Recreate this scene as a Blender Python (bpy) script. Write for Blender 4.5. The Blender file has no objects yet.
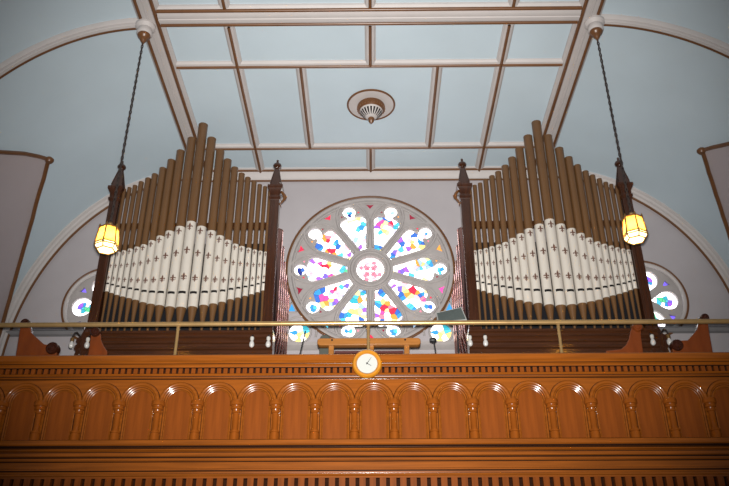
import bpy, bmesh, math, random
from mathutils import Vector, Matrix
random.seed(7)
PI = math.pi
scene = bpy.context.scene
COL = scene.collection

# ------------------------------------------------------------------ camera
F_PX = 790.0
PITCH, YAW, ROLL = math.radians(29.0), math.radians(0.47), math.radians(0.12)
CAM = Vector((0.0, 0.0, 1.6))
cd = bpy.data.cameras.new('camera')
cam = bpy.data.objects.new('camera', cd)
COL.objects.link(cam)
cam.location = CAM
cd.sensor_width = 36.0
cd.lens = 36.0 * F_PX / 729.0
cd.clip_start, cd.clip_end = 0.05, 200
cam.rotation_euler = (Matrix.Rotation(YAW, 3, 'Z') @ Matrix.Rotation(PI / 2 + PITCH, 3, 'X') @ Matrix.Rotation(-ROLL, 3, 'Z')).to_euler()
scene.camera = cam

# ------------------------------------------------------------------ light, exposure
w = bpy.data.worlds.new('nave_daylight')
scene.world = w
w.use_nodes = True
bg = w.node_tree.nodes['Background']
bg.inputs[0].default_value = (0.62, 0.70, 0.80, 1)
bg.inputs[1].default_value = 0.105
fl = bpy.data.lights.new('camera_flash', 'SPOT')
fl.energy = 9800
fl.color = (1.0, 0.97, 0.935)
fl.spot_size = math.radians(65)
fl.spot_blend = 1.0
fl.shadow_soft_size = 0.05
flo = bpy.data.objects.new('camera_flash', fl)
COL.objects.link(flo)
flo.location = (0.0, 0.0, 1.72)
flo.rotation_euler = (PI / 2 + math.radians(30.5), 0, YAW)
scene.view_settings.view_transform = 'Standard'
scene.view_settings.look = 'None'
scene.view_settings.gamma = 1
scene.view_settings.use_curve_mapping = False
scene.view_settings.exposure = 0.0


def at(px, py, Y):
    """point of the plane y = Y seen at a pixel of the survey photograph"""
    a, b = px - 364.5, 243 - py
    a, b = a * math.cos(ROLL) + b * math.sin(ROLL), -a * math.sin(ROLL) + b * math.cos(ROLL)
    y = F_PX * math.cos(PITCH) - b * math.sin(PITCH)
    z = F_PX * math.sin(PITCH) + b * math.cos(PITCH)
    x, y = a * math.cos(YAW) - y * math.sin(YAW), a * math.sin(YAW) + y * math.cos(YAW)
    return Vector((x * Y / y, Y, z * Y / y + 1.6))


# ------------------------------------------------------------------ materials
def mat(name, col, rough=0.6, metal=0.0, coat=0.0, coat_rough=0.1, var=0.0, vscale=(3, 3, 3), bump=0.0, spec=0.5, detail=4):
    m = bpy.data.materials.new(name)
    m.use_nodes = True
    nt = m.node_tree
    b = nt.nodes['Principled BSDF']
    b.inputs['Roughness'].default_value = rough
    b.inputs['Metallic'].default_value = metal
    b.inputs['Coat Weight'].default_value = coat
    b.inputs['Coat Roughness'].default_value = coat_rough
    b.inputs['Specular IOR Level'].default_value = spec
    b.inputs['Base Color'].default_value = (*col, 1)
    if var > 0 or bump > 0:
        tc = nt.nodes.new('ShaderNodeTexCoord')
        mp = nt.nodes.new('ShaderNodeMapping')
        mp.inputs['Scale'].default_value = vscale
        nz = nt.nodes.new('ShaderNodeTexNoise')
        nz.inputs['Scale'].default_value = 1.0
        nz.inputs['Detail'].default_value = detail
        nt.links.new(tc.outputs['Object'], mp.inputs[0])
        nt.links.new(mp.outputs[0], nz.inputs['Vector'])
        if var > 0:
            rp = nt.nodes.new('ShaderNodeValToRGB')
            rp.color_ramp.elements[0].position = 0.3
            rp.color_ramp.elements[1].position = 0.72
            rp.color_ramp.elements[0].color = (*[c * (1 - var) for c in col], 1)
            rp.color_ramp.elements[1].color = (*[min(1, c * (1 + var)) for c in col], 1)
            nt.links.new(nz.outputs[0], rp.inputs[0])
            nt.links.new(rp.outputs[0], b.inputs['Base Color'])
        if bump > 0:
            bp = nt.nodes.new('ShaderNodeBump')
            bp.inputs['Strength'].default_value = bump
            bp.inputs['Distance'].default_value = 0.01
            nt.links.new(nz.outputs[0], bp.inputs['Height'])
            nt.links.new(bp.outputs[0], b.inputs['Normal'])
    return m


def glow(name, col, strength):
    m = bpy.data.materials.new(name)
    m.use_nodes = True
    nt = m.node_tree
    b = nt.nodes['Principled BSDF']
    b.inputs['Base Color'].default_value = (*[c * 0.5 for c in col], 1)
    b.inputs['Roughness'].default_value = 0.15
    b.inputs['Emission Color'].default_value = (*col, 1)
    b.inputs['Emission Strength'].default_value = strength
    return m


M = {}
M['wall'] = mat('grey_lilac_plaster', (0.37, 0.342, 0.352), 0.85, var=0.05, vscale=(1.3, 1.3, 1.3))
M['blue'] = mat('pale_blue_plaster', (0.465, 0.55, 0.60), 0.75, var=0.035, vscale=(0.9, 0.9, 0.9))
M['pink'] = mat('pinkish_grey_plaster', (0.40, 0.345, 0.35), 0.85, var=0.03, vscale=(1, 1, 1))
M['trim'] = mat('white_painted_moulding', (0.44, 0.405, 0.39), 0.6, var=0.03, vscale=(4, 4, 4))
M['bead'] = mat('bronze_painted_bead', (0.125, 0.05, 0.016), 0.35, var=0.12, vscale=(5, 5, 5))
M['stone'] = mat('grey_carved_stone', (0.345, 0.318, 0.308), 0.85, var=0.08, vscale=(6, 6, 6), bump=0.1)
M['stoned'] = mat('darker_grey_stone', (0.17, 0.165, 0.168), 0.85, var=0.06, vscale=(6, 6, 6))
M['oak'] = mat('varnished_wood_horizontal_grain', (0.20, 0.054, 0.0052), 0.24, coat=0.4, coat_rough=0.09, spec=0.35, var=0.22, vscale=(1.6, 30, 30), bump=0.04, detail=6)
M['oakv'] = mat('varnished_wood_upright_grain', (0.165, 0.040, 0.0045), 0.26, coat=0.15, coat_rough=0.1, spec=0.3, var=0.2, vscale=(22, 22, 1.4), bump=0.03, detail=6)
M['oakc'] = mat('varnished_wood_turned', (0.195, 0.050, 0.0055), 0.22, spec=0.22, var=0.15, vscale=(22, 22, 3))
M['oakshade'] = mat('shade_darkened_recess_wood', (0.022, 0.008, 0.004), 0.9, spec=0.05, var=0.2, vscale=(5, 30, 30))  # groove shade and grime are put into this dark colour
M['walnut'] = mat('dark_case_wood', (0.040, 0.0135, 0.006), 0.2, coat=0.4, coat_rough=0.15, var=0.25, vscale=(20, 20, 2))
M['walnuth'] = mat('dark_case_wood_horizontal', (0.046, 0.0155, 0.006), 0.2, coat=0.5, coat_rough=0.12, var=0.25, vscale=(2, 25, 25))
M['pew'] = mat('reddish_pew_wood', (0.145, 0.032, 0.006), 0.22, coat=0.5, var=0.2, vscale=(9, 9, 3))
M['pewd'] = mat('dark_red_carved_wood', (0.035, 0.009, 0.004), 0.2, coat=0.6, var=0.2, vscale=(20, 20, 20))
M['pine'] = mat('pale_varnished_pine', (0.27, 0.105, 0.022), 0.3, coat=0.3, var=0.18, vscale=(2, 25, 25))
M['bronze'] = mat('bronze_painted_pipe', (0.11, 0.054, 0.021), 0.3, var=0.08, vscale=(6, 6, 1.5), spec=0.45)
M['band'] = mat('ivory_painted_pipe', (0.50, 0.46, 0.405), 0.35, var=0.03, vscale=(6, 6, 3))
M['stencil'] = mat('dark_brown_stencil', (0.10, 0.045, 0.03), 0.6)
M['slit'] = mat('pipe_mouth_dark', (0.012, 0.010, 0.010), 0.8, spec=0.1)
M['tin'] = mat('polished_reddish_metal_pipe', (0.50, 0.27, 0.235), 0.10, metal=1.0)
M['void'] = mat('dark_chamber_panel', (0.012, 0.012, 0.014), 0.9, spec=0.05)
M['brass'] = mat('aged_brass', (0.42, 0.265, 0.11), 0.28, metal=0.6, var=0.1, vscale=(9, 9, 9))
M['brassd'] = mat('dark_brass', (0.30, 0.17, 0.06), 0.35, metal=0.8)
M['chain'] = mat('blackened_iron_chain', (0.045, 0.032, 0.028), 0.5, metal=0.5)
M['cwood'] = mat('golden_clock_wood', (0.40, 0.155, 0.008), 0.35, coat=0.6, coat_rough=0.1, var=0.12, vscale=(8, 8, 8))
M['dial'] = mat('white_clock_dial', (0.36, 0.37, 0.345), 0.7)
M['black'] = mat('matt_black', (0.012, 0.012, 0.013), 0.5)
M['desk'] = mat('dark_grey_green_board', (0.07, 0.085, 0.08), 0.55, var=0.1, vscale=(30, 30, 30))
M['greyedge'] = mat('light_grey_edge', (0.35, 0.35, 0.33), 0.5)
M['porcelain'] = mat('white_porcelain', (0.48, 0.465, 0.43), 0.3)
M['bulbglass'] = mat('white_bulb_glass', (0.50, 0.485, 0.46), 0.15)
M['maroon'] = mat('dark_maroon_slat', (0.055, 0.012, 0.012), 0.4)
M['felt'] = mat('dark_olive_cloth', (0.05, 0.052, 0.04), 0.8)
M['carpet'] = mat('gallery_floorboards', (0.16, 0.08, 0.04), 0.6, var=0.2, vscale=(2, 14, 14))
M['navefloor'] = mat('nave_floor_stone', (0.30, 0.24, 0.19), 0.5, var=0.15, vscale=(3, 3, 3))
M['lead'] = mat('dark_window_lead', (0.05, 0.05, 0.055), 0.5)

G = {}
for n, c, s in (('white', (1, 0.98, 1.0), 4.5), ('cream', (1, 0.95, 0.84), 3.0), ('lav', (0.80, 0.76, 1.0), 1.5),
                ('gold', (1.0, 0.72, 0.22), 1.3), ('yellow', (1.0, 0.83, 0.34), 1.4), ('orange', (1.0, 0.36, 0.06), 1.05),
                ('red', (0.75, 0.03, 0.08), 0.95), ('magenta', (0.86, 0.10, 0.42), 1.0), ('pink', (1.0, 0.52, 0.60), 1.2),
                ('rose', (0.93, 0.25, 0.35), 1.0), ('purple', (0.40, 0.13, 0.85), 1.0), ('blue', (0.05, 0.17, 0.62), 0.9),
                ('azure', (0.05, 0.32, 0.72), 1.0), ('cyan', (0.10, 0.58, 0.78), 1.0), ('teal', (0.05, 0.50, 0.62), 0.9),
                ('green', (0.12, 0.75, 0.35), 0.9), ('navy', (0.03, 0.05, 0.30), 0.7), ('darkred', (0.33, 0.02, 0.05), 0.6),
                ('indigo', (0.20, 0.13, 0.95), 1.2), ('paleblue', (0.45, 0.66, 0.90), 0.9)):
    G[n] = glow('lit_glass_' + n, c, s)


# ------------------------------------------------------------------ mesh builder
class MB:
    def __init__(self):
        self.bm = bmesh.new()
        self.mi = 0

    def poly(self, pts, smooth=False):
        vs = [self.bm.verts.new(p) for p in pts]
        try:
            f = self.bm.faces.new(vs)
            f.material_index = self.mi
            f.smooth = smooth
            return f
        except ValueError:
            return None

    def box(self, x0, x1, y0, y1, z0, z1):
        v = [self.bm.verts.new((x, y, z)) for z in (z0, z1) for y in (y0, y1) for x in (x0, x1)]
        for q in ((0, 2, 3, 1), (4, 5, 7, 6), (0, 1, 5, 4), (2, 6, 7, 3), (0, 4, 6, 2), (1, 3, 7, 5)):
            self.bm.faces.new([v[i] for i in q]).material_index = self.mi
        return self

    def rings(self, rings, closed=True, cap=True, smooth=True):
        """skin a list of rings (each a list of points)"""
        R = [[self.bm.verts.new(p) for p in r] for r in rings]
        n = len(R[0])
        for a, b in zip(R, R[1:]):
            for i in range(n if closed else n - 1):
                j = (i + 1) % n
                f = self.bm.faces.new((a[i], a[j], b[j], b[i]))
                f.material_index = self.mi
                f.smooth = smooth
        if cap and closed:
            for r, rev in ((R[0], True), (R[-1], False)):
                f = self.bm.faces.new(list(reversed(r)) if rev else r)
                f.material_index = self.mi
        return self

    def lathe(self, prof, c=(0, 0, 0), n=20, axis='Z', cap=True, smooth=True):
        rs = []
        for r, z in prof:
            r = max(r, 0.0004)
            ring = []
            for k in range(n):
                a = 2 * PI * k / n
                if axis == 'Z':
                    p = (c[0] + r * math.cos(a), c[1] + r * math.sin(a), c[2] + z)
                elif axis == 'Y':
                    p = (c[0] + r * math.cos(a), c[1] + z, c[2] + r * math.sin(a))
                else:
                    p = (c[0] + z, c[1] + r * math.cos(a), c[2] + r * math.sin(a))
                ring.append(p)
            rs.append(ring)
        return self.rings(rs, True, cap, smooth)

    def tube(self, pts, r, n=8, closed=False, cap=True):
        pts = [Vector(p) for p in pts]
        m = len(pts)
        rs = []
        up = None
        for i, p in enumerate(pts):
            if closed:
                t = pts[(i + 1) % m] - pts[i - 1]
            else:
                t = pts[min(i + 1, m - 1)] - pts[max(i - 1, 0)]
            t.normalize()
            if up is None:
                up = Vector((0, 1, 0)) if abs(t.y) < 0.9 else Vector((0, 0, 1))
            s = t.cross(up).normalized()
            up = s.cross(t).normalized()
            rr = r[i] if isinstance(r, (list, tuple)) else r
            rs.append([p + (s * math.cos(2 * PI * k / n) + up * math.sin(2 * PI * k / n)) * rr for k in range(n)])
        if closed:
            rs.append(rs[0])
        return self.rings(rs, True, cap and not closed, True)

    def prism(self, pts, axis, a, b):
        """extrude a 2D polygon along an axis from a to b"""
        def P(u, v, t):
            return {'X': (t, u, v), 'Y': (u, t, v), 'Z': (u, v, t)}[axis]
        A = [self.bm.verts.new(P(u, v, a)) for u, v in pts]
        B = [self.bm.verts.new(P(u, v, b)) for u, v in pts]
        n = len(pts)
        fs = [self.bm.faces.new(A), self.bm.faces.new(B[::-1])]
        for i in range(n):
            j = (i + 1) % n
            fs.append(self.bm.faces.new((A[i], B[i], B[j], A[j])))
        for f in fs:
            f.material_index = self.mi
        return self

    def build(self, name, mats, parent=None, loc=None, bevel=0.0, fix=True):
        bm = self.bm
        if fix:
            bmesh.ops.recalc_face_normals(bm, faces=bm.faces[:])
        me = bpy.data.meshes.new(name)
        bm.to_mesh(me)
        bm.free()
        me.set_sharp_from_angle(angle=math.radians(40))
        for m in (mats if isinstance(mats, (list, tuple)) else [mats]):
            me.materials.append(m)
        o = bpy.data.objects.new(name, me)
        COL.objects.link(o)
        if parent:
            o.parent = parent
        if loc:
            o.location = loc
        if bevel:
            bv = o.modifiers.new('bevel', 'BEVEL')
            bv.width = bevel
            bv.segments = 2
            bv.limit_method = 'ANGLE'
        return o


def local(o):
    """mesh points were written in world space: shift them under the parent's origin"""
    if o.parent:
        o.data.transform(Matrix.Translation(-o.parent.matrix_basis.translation))
    return o


def thing(name, label, cat, loc=(0, 0, 0), group=None):
    o = bpy.data.objects.new(name, None)
    o.empty_display_size = 0.1
    COL.objects.link(o)
    o.location = loc
    tag(o, label, cat, group)
    return o


def tag(o, label, cat, group=None):
    o['label'] = label
    o['category'] = cat
    if group:
        o['group'] = group
    return o


def struct(o, label=None, cat=None):
    o['kind'] = 'structure'
    if label:
        o['label'] = label
    if cat:
        o['category'] = cat
    return o


def fill2d(outer, holes, depth, Yf, name, m, parent=None, bev=0.0):
    """flat plate in the x-z plane with holes, front face at y = Yf"""
    cu = bpy.data.curves.new('tmp', 'CURVE')
    cu.dimensions = '2D'
    cu.fill_mode = 'BOTH'
    cu.extrude = depth / 2
    if bev:
        cu.bevel_depth = bev
        cu.bevel_resolution = 1
        cu.offset = -bev
    for pl in [outer] + holes:
        s = cu.splines.new('POLY')
        s.points.add(len(pl) - 1)
        for p, (x, z) in zip(s.points, pl):
            p.co = (x, z, 0, 1)
        s.use_cyclic_u = True
    t = bpy.data.objects.new('tmp', cu)
    COL.objects.link(t)
    me = bpy.data.meshes.new_from_object(t.evaluated_get(bpy.context.evaluated_depsgraph_get()))
    bpy.data.objects.remove(t)
    bpy.data.curves.remove(cu)
    me.name = name
    for v in me.vertices:
        x, y, z = v.co
        v.co = (x, Yf + depth / 2 + bev - z, y)
    me.materials.clear()
    me.materials.append(m)
    bm = bmesh.new()
    bm.from_mesh(me)
    bmesh.ops.remove_doubles(bm, verts=bm.verts[:], dist=1e-5)
    bmesh.ops.recalc_face_normals(bm, faces=bm.faces[:])
    bm.to_mesh(me)
    bm.free()
    o = bpy.data.objects.new(name, me)
    COL.objects.link(o)
    if parent:
        o.parent = parent
    return o


def circ(cx, cz, r, n=48, a0=0.0, a1=2 * PI, end=False):
    m = n + 1 if end else n
    return [(cx + r * math.cos(a0 + (a1 - a0) * k / n), cz + r * math.sin(a0 + (a1 - a0) * k / n)) for k in range(m)]


# ================================================================== THE ROOM
H = 10.26            # ceiling height
YB = 12.79          # back wall
YM = 8.63           # main transverse beam
CX = 3.30           # where the coved sides start
CA, CB = {-1: 3.18, 1: 3.32}, {-1: 3.92, 1: 3.45}      # half width and rise of each cove
XL, XRT = CX + CA[-1], CX + CA[1]
XW = XRT
WX = {-1: XL, 1: XRT}
CZS = {s: H - CB[s] for s in (-1, 1)}
CZ = CZS[1]


def cove_xz(s, a, v=0.0):
    return s * (CX + (CA[s] - v) * math.cos(a)), CZS[s] + (CB[s] - v) * math.sin(a)

YN = 3.6            # nearest edge of the modelled ceiling
ROSE = (0.0, 8.17, 1.52)

b = MB().box(-XW - 0.2, XW + 0.2, -3.0, YB + 0.2, -0.1, 0.0)
struct(b.build('floor', M['navefloor']))

# gallery floor slab
b = MB().box(-XL, XRT, 9.22, YB, 3.98, 4.2)
struct(b.build('floor', M['carpet']))

# ceiling: flat field plus a quarter-round cove on each side, one shell
pts = [cove_xz(-1, PI / 2 * k / 36) for k in range(37)] + [cove_xz(1, PI / 2 * (36 - k) / 36) for k in range(37)]
outer = [(-XL - 0.25, CZS[-1]), (-XL - 0.25, H + 0.3), (XRT + 0.25, H + 0.3), (XRT + 0.25, CZS[1])]
b = MB()
inn = [[(x, y, z) for x, z in pts] for y in (YN, YB + 0.05)]
b.rings(inn, closed=False, cap=False)
out = [[(x, y, z) for x, z in outer] for y in (YN, YB + 0.05)]
b.rings(out, closed=False, cap=False, smooth=False)
ceil = struct(b.build('ceiling', M['blue'], fix=False))

# walls
holes = [circ(ROSE[0], ROSE[1], 1.50, 96)]
SMALL = ((-4.74, 7.46), (4.88, 7.53))
for sx, sz in SMALL:
    holes.append(circ(sx, sz, 0.73, 64))
ROUNDEL = ((-1.245, 6.915), (1.225, 6.905))
for sx, sz in ROUNDEL:
    holes.append(circ(sx, sz, 0.19, 32))
# corner roundels cut into the rose's lower flanks only where the wall is clear of the rose
wo = fill2d([(-XW, 0), (XW, 0), (XW, H + 0.1), (-XW, H + 0.1)], holes, 0.2, YB, 'wall_back', M['wall'])
struct(wo)
for s, nm in ((-1, 'wall_left'), (1, 'wall_right')):
    b = MB().box(min(s * WX[s], s * (WX[s] + 0.25)), max(s * WX[s], s * (WX[s] + 0.25)), YN, YB + 0.2, 0, CZS[s])
    struct(b.build(nm, M['wall']))

# ------------------------------------------------------------------ mouldings
RIB = [(-0.19, 0), (-0.19, 0.03), (-0.165, 0.045), (-0.15, 0.075), (-0.125, 0.085), (-0.095, 0.085), (-0.085, 0.115), (-0.05, 0.125),
       (-0.02, 0.12), (-0.01, 0.135), (0.01, 0.135), (0.02, 0.12), (0.05, 0.125), (0.085, 0.115), (0.095, 0.085), (0.125, 0.085), (0.15, 0.075), (0.165, 0.045), (0.19, 0.03), (0.19, 0)]
BAR = [(-0.085, 0), (-0.085, 0.02), (-0.07, 0.03), (-0.06, 0.05), (-0.03, 0.06), (0.03, 0.06), (0.06, 0.05), (0.07, 0.03), (0.085, 0.02), (0.085, 0)]
trim_n = [0]


def trim_name():
    trim_n[0] += 1
    return 'trim_%d' % trim_n[0]


def straight(axis, fixed, a, b_, prof, beads, br, wide=1.0):
    """ceiling moulding along X (at y = fixed) or along Y (at x = fixed)"""
    b = MB()
    def P(u, v, t):
        return (t, fixed + u * wide, H - v) if axis == 'X' else (fixed + u * wide, t, H - v)
    b.rings([[P(u, v, t) for u, v in prof] for t in (a, b_)], closed=True, cap=True, smooth=False)
    b.mi = 1
    for u, v in beads:
        b.rings([[P(u + br * math.cos(q * PI / 5) / wide, v + br * math.sin(q * PI / 5), t) for q in range(10)] for t in (a, b_)])
    return struct(b.build(trim_name(), [M['trim'], M['bead']]))


RX = 3.255
for s in (-1, 1):
    straight('Y', s * RX, YN, YB, RIB, ((-0.115, 0.09), (0.115, 0.09)), 0.028)
BW = 0.97
straight('X', YM - 0.05, -RX + 0.15, RX - 0.15, RIB, ((-0.14, 0.085), (0.14, 0.085)), 0.027, 1.0)
BARX, MIDX = 2.11, 1.10
INX = RX - 0.17
bd = ((0.0, 0.06),)
ys = [YM - 3.27 + 0.05, YM - 1.05, YM + 1.05, YM + 3.27]     # battens either side of the beam
for y in ys:
    straight('X', y, -INX, INX, BAR, bd, 0.024)
for s in (-1, 1):
    straight('Y', s * BARX, YM + 0.18, YB - 0.1, BAR, bd, 0.024)
    straight('Y', s * BARX, YN, YM - 0.18, BAR, bd, 0.024)
    straight('Y', s * MIDX, ys[2], ys[3], BAR, bd, 0.024)
    straight('Y', s * MIDX, ys[0], ys[1], BAR, bd, 0.024)
straight('Y', 0.02, YM + 0.18, ys[2], BAR, bd, 0.024)
straight('Y', 0.02, ys[1], YM - 0.18, BAR, bd, 0.024)
straight('Y', 0.02, ys[3], YB - 0.1, BAR, bd, 0.024)

# cornice where ceiling meets the back wall
b = MB()
CP = [(YB, H), (YB - 0.19, H), (YB - 0.19, H - 0.03), (YB - 0.15, H - 0.045), (YB - 0.12, H - 0.09), (YB - 0.06, H - 0.14), (YB - 0.05, H - 0.19), (YB, H - 0.19)]
b.prism(CP, 'X', -RX, RX)
b.mi = 1
b.tube([(-RX, YB - 0.16, H - 0.05), (RX, YB - 0.16, H - 0.05)], 0.022)
b.tube([(-RX, YB - 0.03, H - 0.2), (RX, YB - 0.03, H - 0.2)], 0.02)
struct(b.build(trim_name(), [M['trim'], M['bead']]))


def arc_rib(s, Y, prof, beads, br, a_end=0.0, wide=1.0):
    """moulding following the cove in a plane y = Y"""
    b = MB()
    N = 40
    def P(u, v, k):
        a = PI / 2 - (PI / 2 - a_end) * k / N
        x, z = cove_xz(s, a, v)
        return (x, Y + u * wide, z)
    b.rings([[P(u, v, k) for u, v in prof] for k in range(N + 1)], closed=True, cap=True, smooth=True)
    b.mi = 1
    for u, v in beads:
        b.tube([P(u, v, k) for k in range(N + 1)], br)
    o = b.build(trim_name(), [M['trim'], M['bead']])
    return struct(o)


WRIB = [(0, 0), (-0.17, 0), (-0.17, 0.03), (-0.13, 0.05), (-0.12, 0.085), (-0.08, 0.10), (-0.07, 0.14), (0, 0.15)]
for s in (-1, 1):
    arc_rib(s, YM + 0.085, [(u, v * 0.85) for u, v in RIB], ((0.15, 0.075),), 0.027, wide=0.4)
    arc_rib(s, YB, WRIB, ((-0.045, 0.15),), 0.024)
    # the same wall rib carried down the corner to the string course
    b = MB()
    zl = 6.30
    b.rings([[(s * (WX[s] - v), YB + u, z) for u, v in WRIB] for z in (zl, CZS[s])], smooth=False)
    b.mi = 1
    b.tube([(s * (WX[s] - 0.15), YB - 0.045, zl), (s * (WX[s] - 0.15), YB - 0.045, CZS[s])], 0.024)
    b.tube([(s * WX[s], YB - 0.19, zl), (s * (WX[s] - 0.2), YB - 0.08, zl)], 0.024)
    struct(b.build(trim_name(), [M['trim'], M['bead']]))

# pink panels on the coves with bronze frames and a corner boss
def cove_pt(s, Y, Z, inset=0.0):
    if Z <= CZS[s]:
        return Vector((s * (WX[s] - inset), Y, Z))
    x, z = cove_xz(s, math.asin(min(1, (Z - CZS[s]) / CB[s])), inset)
    return Vector((x, Y, z))


def interp(P, t):
    t *= len(P) - 1
    i = min(int(t), len(P) - 2)
    f = t - i
    return P[i][0] * (1 - f) + P[i + 1][0] * f, P[i][1] * (1 - f) + P[i + 1][1] * f


FR = {-1: ([(10.86, 9.28), (11.17, 9.09), (11.45, 8.86), (11.73, 8.63), (11.97, 8.37), (12.18, 8.09), (12.36, 7.79), (12.51, 7.47), (12.61, 7.14), (12.70, 6.59)],
           [(10.86, 9.28), (10.66, 9.20), (10.38, 9.06), (9.99, 8.81), (9.62, 8.54), (9.28, 8.25), (9.0, 7.95)]),
      1: ([(10.81, 9.34), (11.16, 9.13), (11.48, 8.89), (11.77, 8.62), (12.02, 8.32), (12.27, 7.87), (12.43, 7.37), (12.47, 6.97), (12.45, 6.55)],
          [(10.81, 9.34), (10.60, 9.25), (10.31, 9.11), (10.0, 8.91), (9.69, 8.65), (9.0, 7.95)])}
for s in (-1, 1):
    right, top = FR[s]
    b = MB()
    N = 24
    grid = []
    for i in range(N + 1):
        y1, z1 = interp(right, i / N)
        row = []
        zs = z1
        # row at height zs from the slanting edge to the near edge of the panel
        yn = None
        zt = [p[1] for p in top]
        if zs >= zt[-1]:
            for (ya, za), (yb, zb) in zip(top, top[1:]):
                if zb <= zs <= za:
                    yn = ya + (yb - ya) * (za - zs) / (za - zb)
        if yn is None:
            yn = 9.0
        for j in range(9):
            row.append(cove_pt(s, y1 + (yn - y1) * j / 8, zs, 0.012))
        grid.append(row)
    b.rings(grid, closed=False, cap=False)
    o = struct(b.build(trim_name(), M['pink'], fix=False))
    b = MB()
    b.tube([cove_pt(s, *interp(right, k / 40), 0.03) for k in range(41)], 0.036)
    b.tube([cove_pt(s, *interp(top, k / 40), 0.03) for k in range(41)], 0.036)
    b.tube([cove_pt(s, 9.0, 7.95 + (6.6 - 7.95) * k / 10, 0.03) for k in range(11)], 0.04)
    p = cove_pt(s, *right[0], 0.05)
    b.lathe([(0.0, -0.05), (0.05, -0.045), (0.075, -0.01), (0.075, 0.02), (0.045, 0.05), (0.0, 0.06)], p, 14)
    struct(b.build(trim_name(), M['bead']))

# string course on the back wall either side, sill under the rose
for x0, x1 in ((-XL, -1.6), (1.6, XRT)):
    b = MB().prism([(YB, 6.98), (YB - 0.05, 6.97), (YB - 0.09, 6.93), (YB - 0.06, 6.88), (YB, 6.86)], 'X', x0, x1)
    struct(b.build(trim_name(), M['stoned']))
b = MB().prism([(YB, 6.72), (YB - 0.10, 6.70), (YB - 0.10, 6.64), (YB - 0.05, 6.60), (YB, 6.58)], 'X', -1.45, 1.45)
struct(b.build(trim_name(), M['stone']))

# ================================================================== WINDOWS
def clip(poly, nx, nz, d):
    """keep the part of a convex polygon with nx*x + nz*z <= d"""
    res = []
    for i in range(len(poly)):
        a, c = poly[i], poly[(i + 1) % len(poly)]
        da, dc = nx * a[0] + nz * a[1] - d, nx * c[0] + nz * c[1] - d
        if da <= 0:
            res.append(a)
        if (da < 0 < dc) or (dc < 0 < da):
            t = da / (da - dc)
            res.append((a[0] + (c[0] - a[0]) * t, a[1] + (c[1] - a[1]) * t))
    return res


def cells(poly, seeds, gap=0.0025):
    """Voronoi pieces of leaded glass inside a convex outline"""
    out = []
    for i, (sx, sz, c) in enumerate(seeds):
        pl = poly
        for j, (tx, tz, _) in enumerate(seeds):
            if i == j:
                continue
            dx, dz = tx - sx, tz - sz
            L = math.hypot(dx, dz)
            if L < 1e-6 or L > 0.9:
                continue
            nx, nz = dx / L, dz / L
            pl = clip(pl, nx, nz, nx * (sx + tx) / 2 + nz * (sz + tz) / 2 - gap)
            if len(pl) < 3:
                break
        if len(pl) >= 3:
            out.append((pl, c))
    return out


def inside(poly, x, z):
    r = False
    for i in range(len(poly)):
        (x1, z1), (x2, z2) = poly[i], poly[i - 1]
        if (z1 > z) != (z2 > z) and x < (x2 - x1) * (z - z1) / (z2 - z1) + x1:
            r = not r
    return r


def glass_mesh(pieces, Y, name, parent):
    """pieces: list of (polygon, colour) at depth Y"""
    names = sorted({c for _, c in pieces})
    b = MB()
    for pl, c in pieces:
        b.mi = names.index(c)
        b.poly([(x, Y, z) for x, z in pl][::1])
    o = b.build(name, [G[n] for n in names], parent, fix=False)
    return o


def white_fill(poly, seeds, sp, pal):
    xs = [p[0] for p in poly]
    zs = [p[1] for p in poly]
    out = list(seeds)
    z = min(zs)
    while z < max(zs):
        x = min(xs)
        while x < max(xs):
            X, Z = x + random.uniform(-.4, .4) * sp, z + random.uniform(-.4, .4) * sp
            if inside(poly, X, Z) and all(math.hypot(X - s[0], Z - s[1]) > sp * 0.62 for s in out):
                out.append((X, Z, random.choice(pal)))
            x += sp
        z += sp
    return out


RC = (ROSE[0], ROSE[1])
# coloured patches read off the photograph (crop origin, crop scale, list of spots)
PATCH = []
def spots(ox, oy, sc, L):
    for x, y, c in L:
        p = at(ox + x / sc, oy + y / sc, YB)
        PATCH.append((p.x, p.z, c))
spots(285, 190, 6.078, [
    (372, 108, 'cyan'), (398, 112, 'azure'), (394, 138, 'navy'), (375, 135, 'teal'), (395, 170, 'yellow'), (450, 160, 'gold'), (425, 152, 'yellow'), (465, 212, 'azure'), (448, 222, 'cyan'), (457, 330, 'purple'), (482, 292, 'pink'), (475, 180, 'cyan'), (385, 240, 'lav'),
    (172, 252, 'lav'), (155, 240, 'lav'), (222, 268, 'orange'), (240, 285, 'orange'), (258, 288, 'red'), (262, 268, 'rose'), (315, 298, 'azure'), (320, 322, 'blue'), (300, 310, 'cyan'), (262, 345, 'red'), (288, 350, 'red'), (250, 352, 'orange'), (300, 372, 'orange'), (205, 325, 'blue'), (215, 340, 'azure'), (332, 378, 'cyan'), (385, 375, 'purple'), (200, 270, 'magenta'),
    (165, 412, 'purple'), (150, 430, 'lav'), (212, 425, 'magenta'), (240, 440, 'red'), (265, 436, 'orange'), (345, 458, 'cyan'), (80, 465, 'navy'), (95, 470, 'blue')])
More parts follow.
